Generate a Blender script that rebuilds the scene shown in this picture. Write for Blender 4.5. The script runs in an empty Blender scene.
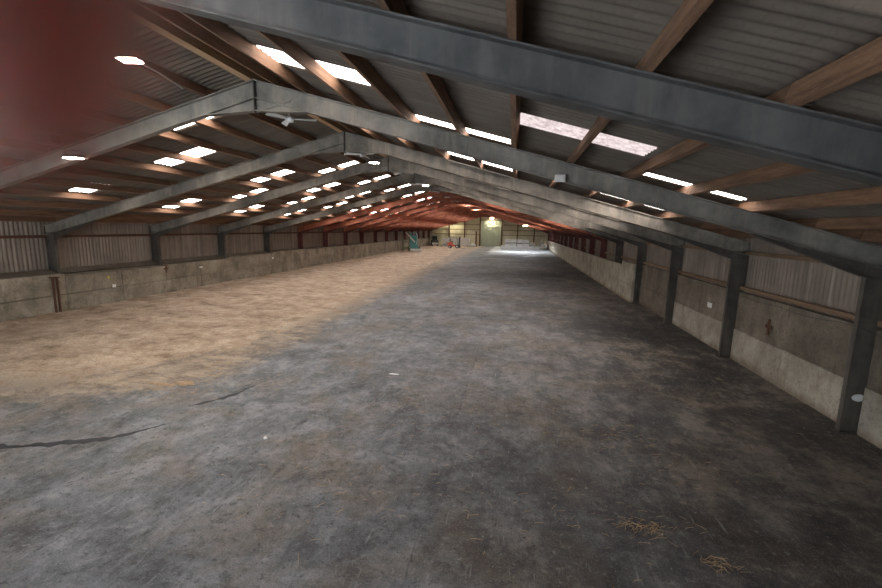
import bpy, math, random
from mathutils import Vector, Matrix
random.seed(7)
SC = bpy.context.scene
COL = SC.collection

# ------------------------------------------------------------------ dimensions (metres)
BAY, Y0, HW, HA, SL = 4.8, 3.91, 11.75, 6.653, 0.2658
PURL = 0.19                      # purlin depth
NEND = 18
def fy(k): return Y0 + BAY * k
def ztop(x): return HA - SL * abs(x)
YE = fy(NEND)
YF = -5.9
ROOF_OFF = PURL + 0.022
CS = math.sqrt(1 + SL * SL)
ORD = ['zeroth', 'first', 'second', 'third', 'fourth', 'fifth', 'sixth', 'seventh', 'eighth', 'ninth', 'tenth',
       'eleventh', 'twelfth', 'thirteenth', 'fourteenth', 'fifteenth', 'sixteenth', 'seventeenth', 'eighteenth',
       'nineteenth', 'twentieth']
SIDE = {-1: 'dirt-side', 1: 'concrete-side'}

# ------------------------------------------------------------------ materials
def new_mat(name):
    m = bpy.data.materials.new(name); m.use_nodes = True
    nt = m.node_tree; nt.nodes.clear()
    out = nt.nodes.new('ShaderNodeOutputMaterial')
    b = nt.nodes.new('ShaderNodeBsdfPrincipled')
    nt.links.new(b.outputs[0], out.inputs[0])
    return m, nt, b
def N(nt, typ, **kw):
    n = nt.nodes.new(typ)
    for k, v in kw.items(): setattr(n, k, v)
    return n
def lk(nt, a, b): nt.links.new(a, b)
def coords(nt, scale=(1, 1, 1), rot=(0, 0, 0), obj=False):
    if obj:
        tc = N(nt, 'ShaderNodeTexCoord'); src = tc.outputs['Object']
    else:
        tc = N(nt, 'ShaderNodeNewGeometry'); src = tc.outputs['Position']
    mp = N(nt, 'ShaderNodeMapping')
    mp.inputs['Scale'].default_value = scale; mp.inputs['Rotation'].default_value = rot
    lk(nt, src, mp.inputs['Vector'])
    return mp.outputs[0]
def noise(nt, vec, scale, detail=6, rough=0.6, dist=0.0):
    n = N(nt, 'ShaderNodeTexNoise')
    n.inputs['Scale'].default_value = scale; n.inputs['Detail'].default_value = detail
    n.inputs['Roughness'].default_value = rough; n.inputs['Distortion'].default_value = dist
    lk(nt, vec, n.inputs['Vector'])
    return n.outputs['Fac']
def ramp(nt, fac, stops, interp='LINEAR'):
    r = N(nt, 'ShaderNodeValToRGB'); cr = r.color_ramp; cr.interpolation = interp
    while len(cr.elements) < len(stops): cr.elements.new(0.5)
    for e, (p, c) in zip(cr.elements, stops):
        e.position = p
        e.color = (c, c, c, 1) if isinstance(c, (int, float)) else (*c, 1)
    lk(nt, fac, r.inputs[0])
    return r.outputs[0]
def mix(nt, fac, a, b, mode='MIX'):
    m = N(nt, 'ShaderNodeMix', data_type='RGBA', blend_type=mode)
    for sock, v in ((m.inputs[0], fac), (m.inputs[6], a), (m.inputs[7], b)):
        if isinstance(v, (int, float)): sock.default_value = v
        elif isinstance(v, tuple): sock.default_value = (*v, 1)
        else: lk(nt, v, sock)
    return m.outputs[2]
def math_n(nt, op, a, b=0.0, c=None, clamp=False):
    m = N(nt, 'ShaderNodeMath', operation=op); m.use_clamp = clamp
    for i, v in enumerate((a, b, c)):
        if v is None: continue
        if isinstance(v, (int, float)): m.inputs[i].default_value = v
        else: lk(nt, v, m.inputs[i])
    return m.outputs[0]
def bump(nt, b, h, strength=0.3, dist=0.02):
    n = N(nt, 'ShaderNodeBump'); n.inputs['Strength'].default_value = strength; n.inputs['Distance'].default_value = dist
    lk(nt, h, n.inputs['Height']); lk(nt, n.outputs[0], b.inputs['Normal'])
def simple(name, c1, c2, scale=3.0, rough=0.7, metal=0.0, stretch=(1, 1, 1), bmp=0.15, vary=0.0, obj=False, fine=None):
    """two-tone noisy paint / timber / fabric"""
    m, nt, b = new_mat(name)
    v = coords(nt, stretch, obj=obj)
    n1 = noise(nt, v, scale, 7, 0.65)
    col = ramp(nt, n1, [(0.3, c1), (0.7, c2)])
    if fine:
        n2 = noise(nt, v, scale * 9, 4, 0.7)
        col = mix(nt, ramp(nt, n2, [(0.55, 0.0), (0.75, 0.6)]), col, fine)
    if vary:
        oi = N(nt, 'ShaderNodeObjectInfo')
        mr = N(nt, 'ShaderNodeMapRange'); lk(nt, oi.outputs['Random'], mr.inputs[0])
        mr.inputs[3].default_value = 1 - vary; mr.inputs[4].default_value = 1 + vary
        cc = N(nt, 'ShaderNodeVectorMath', operation='SCALE'); lk(nt, col, cc.inputs[0]); lk(nt, mr.outputs[0], cc.inputs['Scale'])
        col = cc.outputs[0]
    lk(nt, col, b.inputs['Base Color'])
    b.inputs['Roughness'].default_value = rough; b.inputs['Metallic'].default_value = metal
    if bmp: bump(nt, b, n1, bmp)
    return m
def emit(name, col, strength, dirt=None):
    m = bpy.data.materials.new(name); m.use_nodes = True
    nt = m.node_tree; nt.nodes.clear()
    out = N(nt, 'ShaderNodeOutputMaterial'); e = N(nt, 'ShaderNodeEmission')
    e.inputs[0].default_value = (*col, 1); e.inputs[1].default_value = strength
    if dirt:
        v = coords(nt, (1, 1, 1))
        n1 = noise(nt, v, 9, 8, 0.75)
        c = ramp(nt, n1, [(0.3, dirt), (0.62, col)])
        lk(nt, c, e.inputs[0])
    lk(nt, e.outputs[0], out.inputs[0])
    return m

def mat_floor():
    m, nt, b = new_mat('worn_concrete_floor')
    P = coords(nt)
    big = noise(nt, P, 0.22, 9, 0.62, 0.6)
    mid = noise(nt, P, 1.6, 14, 0.76, 0.3)
    fine = noise(nt, P, 9, 10, 0.8, 0.3)
    st = noise(nt, coords(nt, (1.7, 0.5, 1), (0, 0, 0.15)), 1.2, 10, 0.72)
    st2 = noise(nt, coords(nt, (1, 1.7, 1), (0, 0, 0.5)), 1.1, 10, 0.75, 0.4)
    grit = noise(nt, P, 48, 4, 0.7)
    f = math_n(nt, 'MULTIPLY_ADD', mid, 0.45, math_n(nt, 'MULTIPLY', big, 0.35))
    f = math_n(nt, 'MULTIPLY_ADD', st, 0.2, f)
    col = ramp(nt, f, [(0.42, (0.062, 0.066, 0.072)), (0.5, (0.172, 0.181, 0.193)), (0.58, (0.315, 0.326, 0.34))])
    br = noise(nt, P, 0.55, 8, 0.65, 0.4)
    col = mix(nt, ramp(nt, br, [(0.48, 0.0), (0.62, 0.6)]), col, mix(nt, mid, (0.10, 0.07, 0.05), (0.30, 0.235, 0.175)))
    col = mix(nt, ramp(nt, st2, [(0.54, 0.0), (0.66, 0.55)]), col, (0.33, 0.33, 0.335))
    dkst = noise(nt, coords(nt, (1.2, 0.9, 1), (0, 0, -0.5)), 1.3, 10, 0.76, 0.4)
    col = mix(nt, ramp(nt, dkst, [(0.35, 0.75), (0.47, 0.0)]), col, (0.04, 0.04, 0.043))
    sx = N(nt, 'ShaderNodeSeparateXYZ'); lk(nt, P, sx.inputs[0])
    # trampled muck along the column side, with the dimmer light painted in
    ex = math_n(nt, 'MULTIPLY_ADD', br, 5.0, sx.outputs[0])
    dk = ramp(nt, math_n(nt, 'MULTIPLY_ADD', ex, 0.16, -0.95), [(0.0, 0.0), (1.0, 0.85)])
    col = mix(nt, dk, col, ramp(nt, f, [(0.435, (0.013, 0.0115, 0.0105)), (0.5, (0.066, 0.055, 0.045)), (0.56, (0.20, 0.166, 0.13))]))
    # dust carried off the dirt edge
    d1 = math_n(nt, 'MULTIPLY_ADD', sx.outputs[0], -1.0, -1.1)
    d2 = math_n(nt, 'MULTIPLY', math_n(nt, 'ADD', math_n(nt, 'MULTIPLY_ADD', sx.outputs[0], -0.567, -8.68), sx.outputs[1]), 0.87)
    dd = math_n(nt, 'MINIMUM', d1, d2)
    dm = math_n(nt, 'MULTIPLY_ADD', mid, 2.2, math_n(nt, 'MULTIPLY_ADD', st2, 2.2, dd))
    col = mix(nt, ramp(nt, math_n(nt, 'MULTIPLY_ADD', dm, 0.5, -0.95), [(0.0, 0.0), (0.5, 0.9)]), col, mix(nt, ramp(nt, st2, [(0.4, 0.0), (0.6, 1.0)]), (0.19, 0.14, 0.10), (0.50, 0.39, 0.285)))
    # grit and chips
    col = mix(nt, ramp(nt, fine, [(0.38, 0.75), (0.46, 0.0)]), col, (0.035, 0.035, 0.037))
    col = mix(nt, ramp(nt, fine, [(0.56, 0.0), (0.66, 0.6)]), col, (0.40, 0.385, 0.36))
    col = mix(nt, ramp(nt, grit, [(0.36, 0.5), (0.46, 0.0)]), col, (0.045, 0.045, 0.045)); col = mix(nt, ramp(nt, grit, [(0.57, 0.0), (0.68, 0.5)]), col, (0.42, 0.40, 0.37))
    sp = noise(nt, coords(nt, (1, 1, 1)), 38, 3, 0.6)
    col = mix(nt, math_n(nt, 'MULTIPLY', ramp(nt, sp, [(0.66, 0.0), (0.72, 0.9)]), ramp(nt, br, [(0.42, 0.0), (0.56, 1.0)])), col, (0.42, 0.28, 0.15))
    for rz, sc in ((0.9, 2.2), (-0.35, 1.7), (0.2, 2.7)):          # scuffs
        wv = noise(nt, coords(nt, (10, 0.8, 1), (0, 0, rz)), sc, 6, 0.66)
        col = mix(nt, ramp(nt, wv, [(0.64, 0.0), (0.68, 0.4)]), col, (0.42, 0.42, 0.42))
    # day joints
    jx = math_n(nt, 'ABSOLUTE', math_n(nt, 'ADD', math_n(nt, 'MULTIPLY_ADD', mid, 0.16, sx.outputs[0]), -4.70))
    jm = math_n(nt, 'LESS_THAN', jx, 0.010)
    col = mix(nt, math_n(nt, 'MULTIPLY', jm, ramp(nt, br, [(0.45, 0.0), (0.6, 0.6)])), col, (0.03, 0.03, 0.03))
    # pool of bright light painted pale into the far floor
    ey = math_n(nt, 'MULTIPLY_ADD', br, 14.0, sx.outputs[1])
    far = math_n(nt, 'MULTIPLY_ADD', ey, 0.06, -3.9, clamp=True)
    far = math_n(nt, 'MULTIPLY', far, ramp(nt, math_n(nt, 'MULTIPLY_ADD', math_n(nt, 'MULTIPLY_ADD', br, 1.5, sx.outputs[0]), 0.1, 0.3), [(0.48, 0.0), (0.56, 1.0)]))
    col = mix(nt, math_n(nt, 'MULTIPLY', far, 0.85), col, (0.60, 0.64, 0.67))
    lk(nt, col, b.inputs['Base Color'])
    lk(nt, ramp(nt, mid, [(0.35, 0.62), (0.65, 0.85)]), b.inputs['Roughness'])
    b.inputs['Specular IOR Level'].default_value = 0.42
    bump(nt, b, math_n(nt, 'ADD', mid, math_n(nt, 'MULTIPLY', fine, 0.6)), 0.8, 0.025)
    return m
def mat_dirt():
    m, nt, b = new_mat('dry_dirt')
    P = coords(nt)
    big = noise(nt, P, 0.5, 9, 0.65, 0.5); mid = noise(nt, P, 2.4, 9, 0.7); fine = noise(nt, P, 18, 6, 0.75)
    st = noise(nt, coords(nt, (0.7, 1.1, 1), (0, 0, 0.15)), 0.9, 10, 0.7, 0.4)
    f = math_n(nt, 'MULTIPLY_ADD', st, 0.5, math_n(nt, 'MULTIPLY', mid, 0.5))
    col = ramp(nt, f, [(0.38, (0.25, 0.175, 0.12)), (0.5, (0.50, 0.38, 0.275)), (0.62, (0.68, 0.56, 0.44))])
    col = mix(nt, ramp(nt, big, [(0.52, 0.0), (0.7, 0.5)]), col, (0.37, 0.225, 0.13))
    col = mix(nt, ramp(nt, fine, [(0.36, 0.6), (0.5, 0.0)]), col, (0.12, 0.085, 0.06))
    col = mix(nt, ramp(nt, fine, [(0.6, 0.0), (0.75, 0.5)]), col, (0.6, 0.5, 0.38))
    sx = N(nt, 'ShaderNodeSeparateXYZ'); lk(nt, P, sx.inputs[0])
    d1 = math_n(nt, 'MULTIPLY_ADD', sx.outputs[0], -1.0, -1.1)
    d2 = math_n(nt, 'MULTIPLY', math_n(nt, 'ADD', math_n(nt, 'MULTIPLY_ADD', sx.outputs[0], -0.567, -8.68), sx.outputs[1]), 0.87)
    dd = math_n(nt, 'MINIMUM', d1, math_n(nt, 'MULTIPLY', d2, 0.6))
    spots = noise(nt, coords(nt, (0.8, 1.2, 1), (0, 0, 0.3)), 1.9, 10, 0.78, 0.6)
    col = mix(nt, ramp(nt, spots, [(0.33, 0.8), (0.42, 0.0)]), col, (0.10, 0.075, 0.055))
    # grey concrete dust mixed in where the layer is thin and scraped
    dm = math_n(nt, 'MULTIPLY_ADD', mid, -3.0, math_n(nt, 'MULTIPLY_ADD', st, -2.6, dd))
    col = mix(nt, ramp(nt, math_n(nt, 'MULTIPLY_ADD', dm, 0.5, 1.35), [(0.0, 0.9), (0.6, 0.0)]), col, mix(nt, mid, (0.10, 0.095, 0.09), (0.30, 0.275, 0.245)))
    lk(nt, col, b.inputs['Base Color']); b.inputs['Roughness'].default_value = 0.95
    bump(nt, b, math_n(nt, 'ADD', mid, math_n(nt, 'MULTIPLY', fine, 0.4)), 0.7, 0.04)
    return m
def mat_roof(name, c1, c2, c3):
    m, nt, b = new_mat(name)
    P = coords(nt)
    n1 = noise(nt, P, 0.7, 8, 0.65); n2 = noise(nt, coords(nt, (0.35, 3.0, 0.35)), 1.2, 5, 0.6); fine = noise(nt, P, 22, 5, 0.7)
    f = math_n(nt, 'MULTIPLY_ADD', n2, 0.5, math_n(nt, 'MULTIPLY', n1, 0.5))
    col = ramp(nt, f, [(0.32, c1), (0.5, c2), (0.68, c3)])
    col = mix(nt, ramp(nt, fine, [(0.32, 0.3), (0.5, 0.0)]), col, tuple(x * 0.6 for x in c1))
    lk(nt, col, b.inputs['Base Color']); b.inputs['Roughness'].default_value = 0.95
    return m
def mat_concrete(name, c1, c2, c3, stain=(0.10, 0.075, 0.05)):
    m, nt, b = new_mat(name)
    P = coords(nt)
    n1 = noise(nt, P, 1.1, 9, 0.68, 0.3); fine = noise(nt, P, 16, 6, 0.72)
    run = noise(nt, coords(nt, (1, 1.6, 0.6)), 1.3, 8, 0.7)
    col = ramp(nt, n1, [(0.32, c1), (0.5, c2), (0.68, c3)])
    col = mix(nt, ramp(nt, run, [(0.52, 0.0), (0.7, 0.7)]), col, stain)
    col = mix(nt, ramp(nt, fine, [(0.34, 0.6), (0.48, 0.0)]), col, tuple(x * 0.5 for x in c1))
    sx = N(nt, 'ShaderNodeSeparateXYZ'); lk(nt, P, sx.inputs[0])
    low = math_n(nt, 'MULTIPLY_ADD', n1, 0.6, sx.outputs[2])          # splashed muck at the foot, ragged edge
    col = mix(nt, ramp(nt, low, [(0.33, 0.75), (0.52, 0.0)]), col, stain)
    oi = N(nt, 'ShaderNodeObjectInfo')
    mr = N(nt, 'ShaderNodeMapRange'); lk(nt, oi.outputs['Random'], mr.inputs[0]); mr.inputs[3].default_value = 0.92; mr.inputs[4].default_value = 1.07
    cc = N(nt, 'ShaderNodeVectorMath', operation='SCALE'); lk(nt, col, cc.inputs[0]); lk(nt, mr.outputs[0], cc.inputs['Scale'])
    lk(nt, cc.outputs[0], b.inputs['Base Color']); b.inputs['Roughness'].default_value = 0.92
    bump(nt, b, math_n(nt, 'ADD', n1, math_n(nt, 'MULTIPLY', fine, 0.3)), 0.35, 0.02)
    return m
def mat_clad():
    m, nt, b = new_mat('weathered_lit_streak_sheeting')
    P = coords(nt)
    n1 = noise(nt, P, 0.8, 8, 0.65)
    run = noise(nt, coords(nt, (0.2, 5.0, 0.12)), 1.3, 5, 0.7)
    col = ramp(nt, n1, [(0.3, (0.185, 0.15, 0.12)), (0.7, (0.31, 0.258, 0.212))])
    col = mix(nt, ramp(nt, run, [(0.34, 0.6), (0.5, 0.0)]), col, (0.13, 0.105, 0.09))
    col = mix(nt, ramp(nt, run, [(0.58, 0.0), (0.68, 0.75)]), col, (0.42, 0.362, 0.31))  # pale streaks paint in light showing through the sheeting
    lk(nt, col, b.inputs['Base Color']); b.inputs['Roughness'].default_value = 0.8
    return m
def mat_steel(name, c1, c2, c3, dust, rough=0.6):
    m, nt, b = new_mat(name)
    P = coords(nt)
    n1 = noise(nt, P, 1.4, 8, 0.65); fine = noise(nt, P, 11, 7, 0.7)
    run = noise(nt, coords(nt, (4, 4, 0.6)), 1.2, 6, 0.7)
    col = ramp(nt, n1, [(0.32, c1), (0.5, c2), (0.68, c3)])
    col = mix(nt, ramp(nt, run, [(0.5, 0.0), (0.7, 0.5)]), col, dust)
    col = mix(nt, ramp(nt, fine, [(0.6, 0.0), (0.72, 0.35)]), col, dust)
    lk(nt, col, b.inputs['Base Color']); b.inputs['Roughness'].default_value = rough
    bump(nt, b, fine, 0.08, 0.01)
    return m

M = {}
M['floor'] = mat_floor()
M['dirt'] = mat_dirt()
M['roof'] = mat_roof('fibre_cement_roof_sheeting', (0.092, 0.073, 0.057), (0.132, 0.107, 0.086), (0.185, 0.152, 0.124))
M['conc'] = mat_concrete('old_concrete', (0.15, 0.125, 0.092), (0.27, 0.232, 0.175), (0.39, 0.345, 0.27))
M['conc_pale'] = mat_concrete('pale_concrete', (0.25, 0.222, 0.18), (0.37, 0.332, 0.272), (0.47, 0.428, 0.36), (0.17, 0.13, 0.09))
M['conc_tan'] = mat_concrete('tan_concrete', (0.26, 0.23, 0.175), (0.40, 0.365, 0.285), (0.50, 0.465, 0.38), (0.19, 0.14, 0.085))
M['conc_brown'] = mat_concrete('brown_stained_concrete', (0.105, 0.088, 0.067), (0.18, 0.153, 0.118), (0.265, 0.228, 0.178))
M['clad'] = mat_clad()
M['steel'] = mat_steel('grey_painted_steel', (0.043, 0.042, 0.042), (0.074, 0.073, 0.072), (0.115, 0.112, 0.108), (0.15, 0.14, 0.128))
M['steel_dusty_lit'] = mat_steel('dusty_lit_grey_steel', (0.10, 0.094, 0.085), (0.18, 0.168, 0.148), (0.28, 0.258, 0.222), (0.34, 0.29, 0.22), 0.8)  # dusty steel, lightened further to paint in light on the rafters
M['steel_tan_lit'] = mat_steel('tan_dusty_lit_grey_steel', (0.115, 0.103, 0.087), (0.205, 0.184, 0.154), (0.31, 0.278, 0.23), (0.38, 0.325, 0.25), 0.85)  # tan dust plus painted-in light for the farther grey rafters
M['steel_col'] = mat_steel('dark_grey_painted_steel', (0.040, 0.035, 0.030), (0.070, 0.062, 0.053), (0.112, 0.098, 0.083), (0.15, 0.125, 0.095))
M['oxide'] = mat_steel('red_oxide_steel', (0.24, 0.066, 0.034), (0.44, 0.135, 0.07), (0.58, 0.24, 0.135), (0.45, 0.25, 0.17))
M['oxide_dark'] = mat_steel('dark_red_oxide_steel', (0.07, 0.02, 0.017), (0.12, 0.033, 0.027), (0.17, 0.05, 0.04), (0.19, 0.08, 0.06))
M['timber'] = simple('reddish_timber', (0.10, 0.052, 0.03), (0.27, 0.15, 0.085), 2.5, 0.85, 0, (6, 0.5, 6), 0.2, vary=0.25, fine=(0.40, 0.25, 0.15))
M['timber_red'] = simple('red_stained_timber', (0.20, 0.056, 0.03), (0.38, 0.12, 0.062), 2.5, 0.85, 0, (6, 0.5, 6), 0.2, vary=0.15)
M['timber_tan_lit'] = simple('tan_lit_timber', (0.46, 0.29, 0.155), (0.66, 0.45, 0.27), 2.5, 0.85, 0, (6, 0.5, 6), 0.2, vary=0.15)  # tan wood, lightened to paint in the light on the ridge purlin
M['rail'] = simple('rail_timber', (0.15, 0.098, 0.06), (0.28, 0.19, 0.118), 2.5, 0.85, 0, (6, 0.5, 6), 0.2, vary=0.15)
M['light_sheet'] = emit('translucent_roof_sheet', (1.0, 0.94, 0.88), 12.0, (0.62, 0.50, 0.48))
M['light_sheet_mossy'] = emit('mossy_translucent_roof_sheet', (1.0, 0.86, 0.85), 0.95, (0.42, 0.33, 0.33))
M['lens'] = emit('lamp_lens', (1.0, 0.97, 0.90), 260.0)
M['lens_near'] = emit('near_lamp_lens', (1.0, 0.95, 0.86), 700.0)
M['lens_warm'] = emit('warm_lamp_lens', (1.0, 0.88, 0.60), 700.0)
M['lens_cool'] = emit('cool_lamp_lens', (0.86, 0.94, 1.0), 1050.0)
M['white'] = simple('white_enamel', (0.74, 0.74, 0.72), (0.84, 0.84, 0.82), 4, 0.5, 0, bmp=0)
M['off_white'] = simple('dusty_white', (0.46, 0.45, 0.42), (0.66, 0.65, 0.61), 3, 0.7, 0, bmp=0.1)
M['dark_metal'] = simple('dark_metal', (0.025, 0.025, 0.027), (0.07, 0.068, 0.066), 5, 0.5, 0.3, bmp=0.05)
M['black'] = simple('black_rubber', (0.012, 0.012, 0.013), (0.035, 0.034, 0.034), 6, 0.7, 0, bmp=0.1)
M['teal'] = simple('teal_paint', (0.06, 0.25, 0.26), (0.12, 0.37, 0.37), 5, 0.55, 0, bmp=0.05, fine=(0.2, 0.2, 0.18))
M['olive'] = simple('olive_paint', (0.10, 0.13, 0.075), (0.20, 0.22, 0.13), 5, 0.6, 0, bmp=0.05)
M['red'] = simple('red_paint', (0.40, 0.06, 0.03), (0.58, 0.12, 0.06), 5, 0.45, 0, bmp=0.03)
M['end_wall'] = simple('cream_sheeting', (0.52, 0.485, 0.34), (0.68, 0.645, 0.48), 0.6, 0.75, 0, (1, 1, 0.3), 0.05)
M['end_rail'] = simple('brown_gable_rail', (0.17, 0.14, 0.09), (0.26, 0.22, 0.15), 3, 0.8, 0, bmp=0)
M['door'] = simple('sage_green_door', (0.26, 0.30, 0.235), (0.36, 0.395, 0.32), 1.2, 0.65, 0, (1, 1, 0.4), 0.05)
M['grey_heap'] = simple('grey_rubble', (0.14, 0.135, 0.125), (0.34, 0.33, 0.31), 6, 0.95, 0, bmp=0.5)
M['galv'] = simple('galvanised_metal', (0.38, 0.40, 0.41), (0.58, 0.60, 0.61), 6, 0.4, 0.6, bmp=0.03)
M['straw'] = simple('straw', (0.36, 0.23, 0.12), (0.60, 0.43, 0.26), 20, 0.9, 0, bmp=0)
M['bedding'] = simple('tan_bedding', (0.28, 0.17, 0.09), (0.58, 0.42, 0.28), 30, 0.95, 0, bmp=0.6)
M['stain'] = simple('damp_stain', (0.006, 0.006, 0.009), (0.024, 0.024, 0.03), 5, 0.6, 0, bmp=0.1)
M['yellow'] = simple('yellow_paint', (0.42, 0.34, 0.06), (0.60, 0.50, 0.12), 12, 0.7, 0, bmp=0)
M['rust'] = simple('rusty_iron', (0.06, 0.03, 0.018), (0.16, 0.075, 0.04), 9, 0.9, 0, bmp=0.2)
M['skin'] = simple('finger_skin', (0.78, 0.43, 0.375), (0.82, 0.48, 0.42), 300, 0.6, 0, bmp=0)
sb_ = [n for n in M['skin'].node_tree.nodes if n.type == 'BSDF_PRINCIPLED'][0]
sb_.inputs['Subsurface Weight'].default_value = 1.0; sb_.inputs['Subsurface Radius'].default_value = (1.0, 0.28, 0.22); sb_.inputs['Subsurface Scale'].default_value = 0.012
M['glass_dark'] = simple('dark_glass', (0.02, 0.025, 0.03), (0.03, 0.035, 0.04), 3, 0.1, 0, bmp=0)

# ------------------------------------------------------------------ mesh helpers
class MB:
    def __init__(s): s.v, s.f, s.sm = [], [], []
    def add(s, vs, fs, smooth=False):
        o = len(s.v); s.v += [tuple(v) for v in vs]
        s.f += [tuple(i + o for i in f) for f in fs]; s.sm += [smooth] * len(fs)
        return s
    def box(s, x0, x1, y0, y1, z0, z1):
        vs = [(x, y, z) for z in (z0, z1) for y in (y0, y1) for x in (x0, x1)]
        return s.add(vs, [(0, 2, 3, 1), (4, 5, 7, 6), (0, 1, 5, 4), (2, 6, 7, 3), (0, 4, 6, 2), (1, 3, 7, 5)])
    def bbox(s, x0, x1, y0, y1, z0, z1, b=0.01):
        """box with bevelled vertical and top edges"""
        def ring(i, z): return [(x0 + i, y0 + b, z), (x0 + b, y0 + i, z), (x1 - b, y0 + i, z), (x1 - i, y0 + b, z), (x1 - i, y1 - b, z), (x1 - b, y1 - i, z), (x0 + b, y1 - i, z), (x0 + i, y1 - b, z)]
        vs = ring(0, z0) + ring(0, z1 - b) + ring(b * 0.7, z1)
        fs = [tuple(range(7, -1, -1)), tuple(range(16, 24))]
        for r in range(2):
            for i in range(8):
                j = (i + 1) % 8; fs.append((r * 8 + i, r * 8 + j, r * 8 + 8 + j, r * 8 + 8 + i))
        return s.add(vs, fs)
    def prism(s, poly, axis, a0, a1):
        """extrude a 2-D polygon along axis (0 x, 1 y, 2 z)"""
        n = len(poly)
        def p(q, a):
            q = list(q); q.insert(axis, a); return tuple(q)
        vs = [p(q, a0) for q in poly] + [p(q, a1) for q in poly]
        fs = [tuple(range(n)), tuple(range(2 * n - 1, n - 1, -1))] + [(i, i + n, (i + 1) % n + n, (i + 1) % n) for i in range(n)]
        return s.add(vs, fs)
    def tube(s, pts, r, seg=10, cap=True, smooth=True):
        pts = [Vector(p) for p in pts]; rs = r if isinstance(r, (list, tuple)) else [r] * len(pts)
        vs, fs = [], []
        for i, p in enumerate(pts):
            t = (pts[min(i + 1, len(pts) - 1)] - pts[max(i - 1, 0)]).normalized()
            a = t.cross(Vector((0, 0, 1)))
            if a.length < 1e-4: a = Vector((1, 0, 0))
            a.normalize(); c = t.cross(a)
            for k in range(seg):
                th = 2 * math.pi * k / seg
                vs.append(p + (a * math.cos(th) + c * math.sin(th)) * rs[i])
        for i in range(len(pts) - 1):
            for k in range(seg):
                j = (k + 1) % seg
                fs.append((i * seg + k, i * seg + j, (i + 1) * seg + j, (i + 1) * seg + k))
        s.add(vs, fs, smooth)
        if cap:
            s.add(vs[:seg], [tuple(range(seg))]); s.add(vs[-seg:], [tuple(range(seg - 1, -1, -1))])
        return s
    def lathe(s, c, prof, axis=2, seg=20):
        vs, fs = [], []
        for r, h in prof:
            for k in range(seg):
                th = 2 * math.pi * k / seg
                q = [r * math.cos(th), r * math.sin(th)]; q.insert(axis, h)
                vs.append((c[0] + q[0], c[1] + q[1], c[2] + q[2]))
        for i in range(len(prof) - 1):
            for k in range(seg):
                j = (k + 1) % seg; fs.append((i * seg + k, i * seg + j, (i + 1) * seg + j, (i + 1) * seg + k))
        fs.append(tuple(range(seg))); fs.append(tuple(range((len(prof) - 1) * seg, len(prof) * seg)))
        return s.add(vs, fs, True)
    def mesh(s, name):
        me = bpy.data.meshes.new(name); me.from_pydata(s.v, [], s.f); me.update()
        import bmesh
        bm = bmesh.new(); bm.from_mesh(me); bmesh.ops.recalc_face_normals(bm, faces=bm.faces); bm.to_mesh(me); bm.free()
        for p, sm in zip(me.polygons, s.sm): p.use_smooth = sm
        return me
    def build(s, name, m, parent=None, loc=None):
        me = s.mesh(name); me.materials.append(m)
        o = bpy.data.objects.new(name, me); COL.objects.link(o)
        if parent: o.parent = parent
        if loc: o.location = loc
        return o
def inst(name, me, parent=None, loc=None, rz=0):
    o = bpy.data.objects.new(name, me); COL.objects.link(o)
    if parent: o.parent = parent
    if loc: o.location = loc
    if rz: o.rotation_euler.z = rz
    return o
def tag(o, label, cat, group=None, kind=None):
    o['label'] = label; o['category'] = cat
    if group: o['group'] = group
    if kind: o['kind'] = kind
    return o
def struct(o): o['kind'] = 'structure'; return o
def thing(name, label, cat, loc, rz=0, group=None):
    o = bpy.data.objects.new(name, None); COL.objects.link(o); o.location = loc; o.rotation_euler.z = rz
    return tag(o, label, cat, group)
def copy_tree(o, parent=None):
    c = o.copy(); COL.objects.link(c)
    if parent: c.parent = parent
    for ch in list(o.children): copy_tree(ch, c)
    return c

# ------------------------------------------------------------------ floor and dirt
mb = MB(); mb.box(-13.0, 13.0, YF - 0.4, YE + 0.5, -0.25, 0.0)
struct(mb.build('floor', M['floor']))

def sstep(a, b, x):
    t = max(0.0, min(1.0, (x - a) / (b - a))); return t * t * (3 - 2 * t)
from mathutils import noise as mn
EDGE = [(4.0, -7.5), (5.5, -5.6), (6.6, -3.6), (7.6, -1.9), (9.0, -1.75), (12.1, -1.38), (17.5, -1.05), (30, -1.3), (48, -2.4), (67, -3.6), (92, -3.4)]
def edge_x(y):
    for (a, xa), (b, xb) in zip(EDGE, EDGE[1:]):
        if y <= b: return xa + (xb - xa) * max(0, (y - a) / (b - a))
    return EDGE[-1][1]
def dirt_h(x, y):
    e = edge_x(y)
    d = e - x                                     # metres inside the edge
    w = mn.fractal(Vector((x * 0.55, y * 0.4, 1.7)), 0.9, 2.1, 5) * 0.9
    w2 = mn.fractal(Vector((x * 2.1, y * 1.3, 5.1)), 0.9, 2.1, 4)
    near = sstep(14, 5.5, y)                      # thin, broken layer close to the camera
    h = 0.034 * sstep(-0.3, 1.6 + 3.0 * near, d + w * (0.9 + 1.6 * near) + 0.5 * w2) - 0.010 - 0.010 * near
    h += 0.010 * w2 * sstep(-0.6, 0.6, d)
    h += 0.105 * sstep(3.0, 9.2, d) * (1 + 0.25 * w) * sstep(4, 10, y)     # swept up against the wall
    h += 0.05 * sstep(-10.7, -11.4, x) * (0.7 + 0.6 * w2)
    if d < -0.9: h = -0.03
    return h
mb = MB()
ys = []; y = 4.0
while y < YE - 0.25: ys.append(y); y += 0.07 + 0.011 * max(0, y - 4)
xs = [-11.62 + i * 0.075 for i in range(int(11.2 / 0.075))]
vs = [(x, y, dirt_h(x, y)) for y in ys for x in xs]
nx = len(xs); fs = []
for j in range(len(ys) - 1):
    for i in range(nx - 1):
        q = (j * nx + i, j * nx + i + 1, (j + 1) * nx + i + 1, (j + 1) * nx + i)
        if max(vs[a][2] for a in q) > -0.004: fs.append(q)
used = sorted({i for f in fs for i in f}); remap = {a: b for b, a in enumerate(used)}
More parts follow.
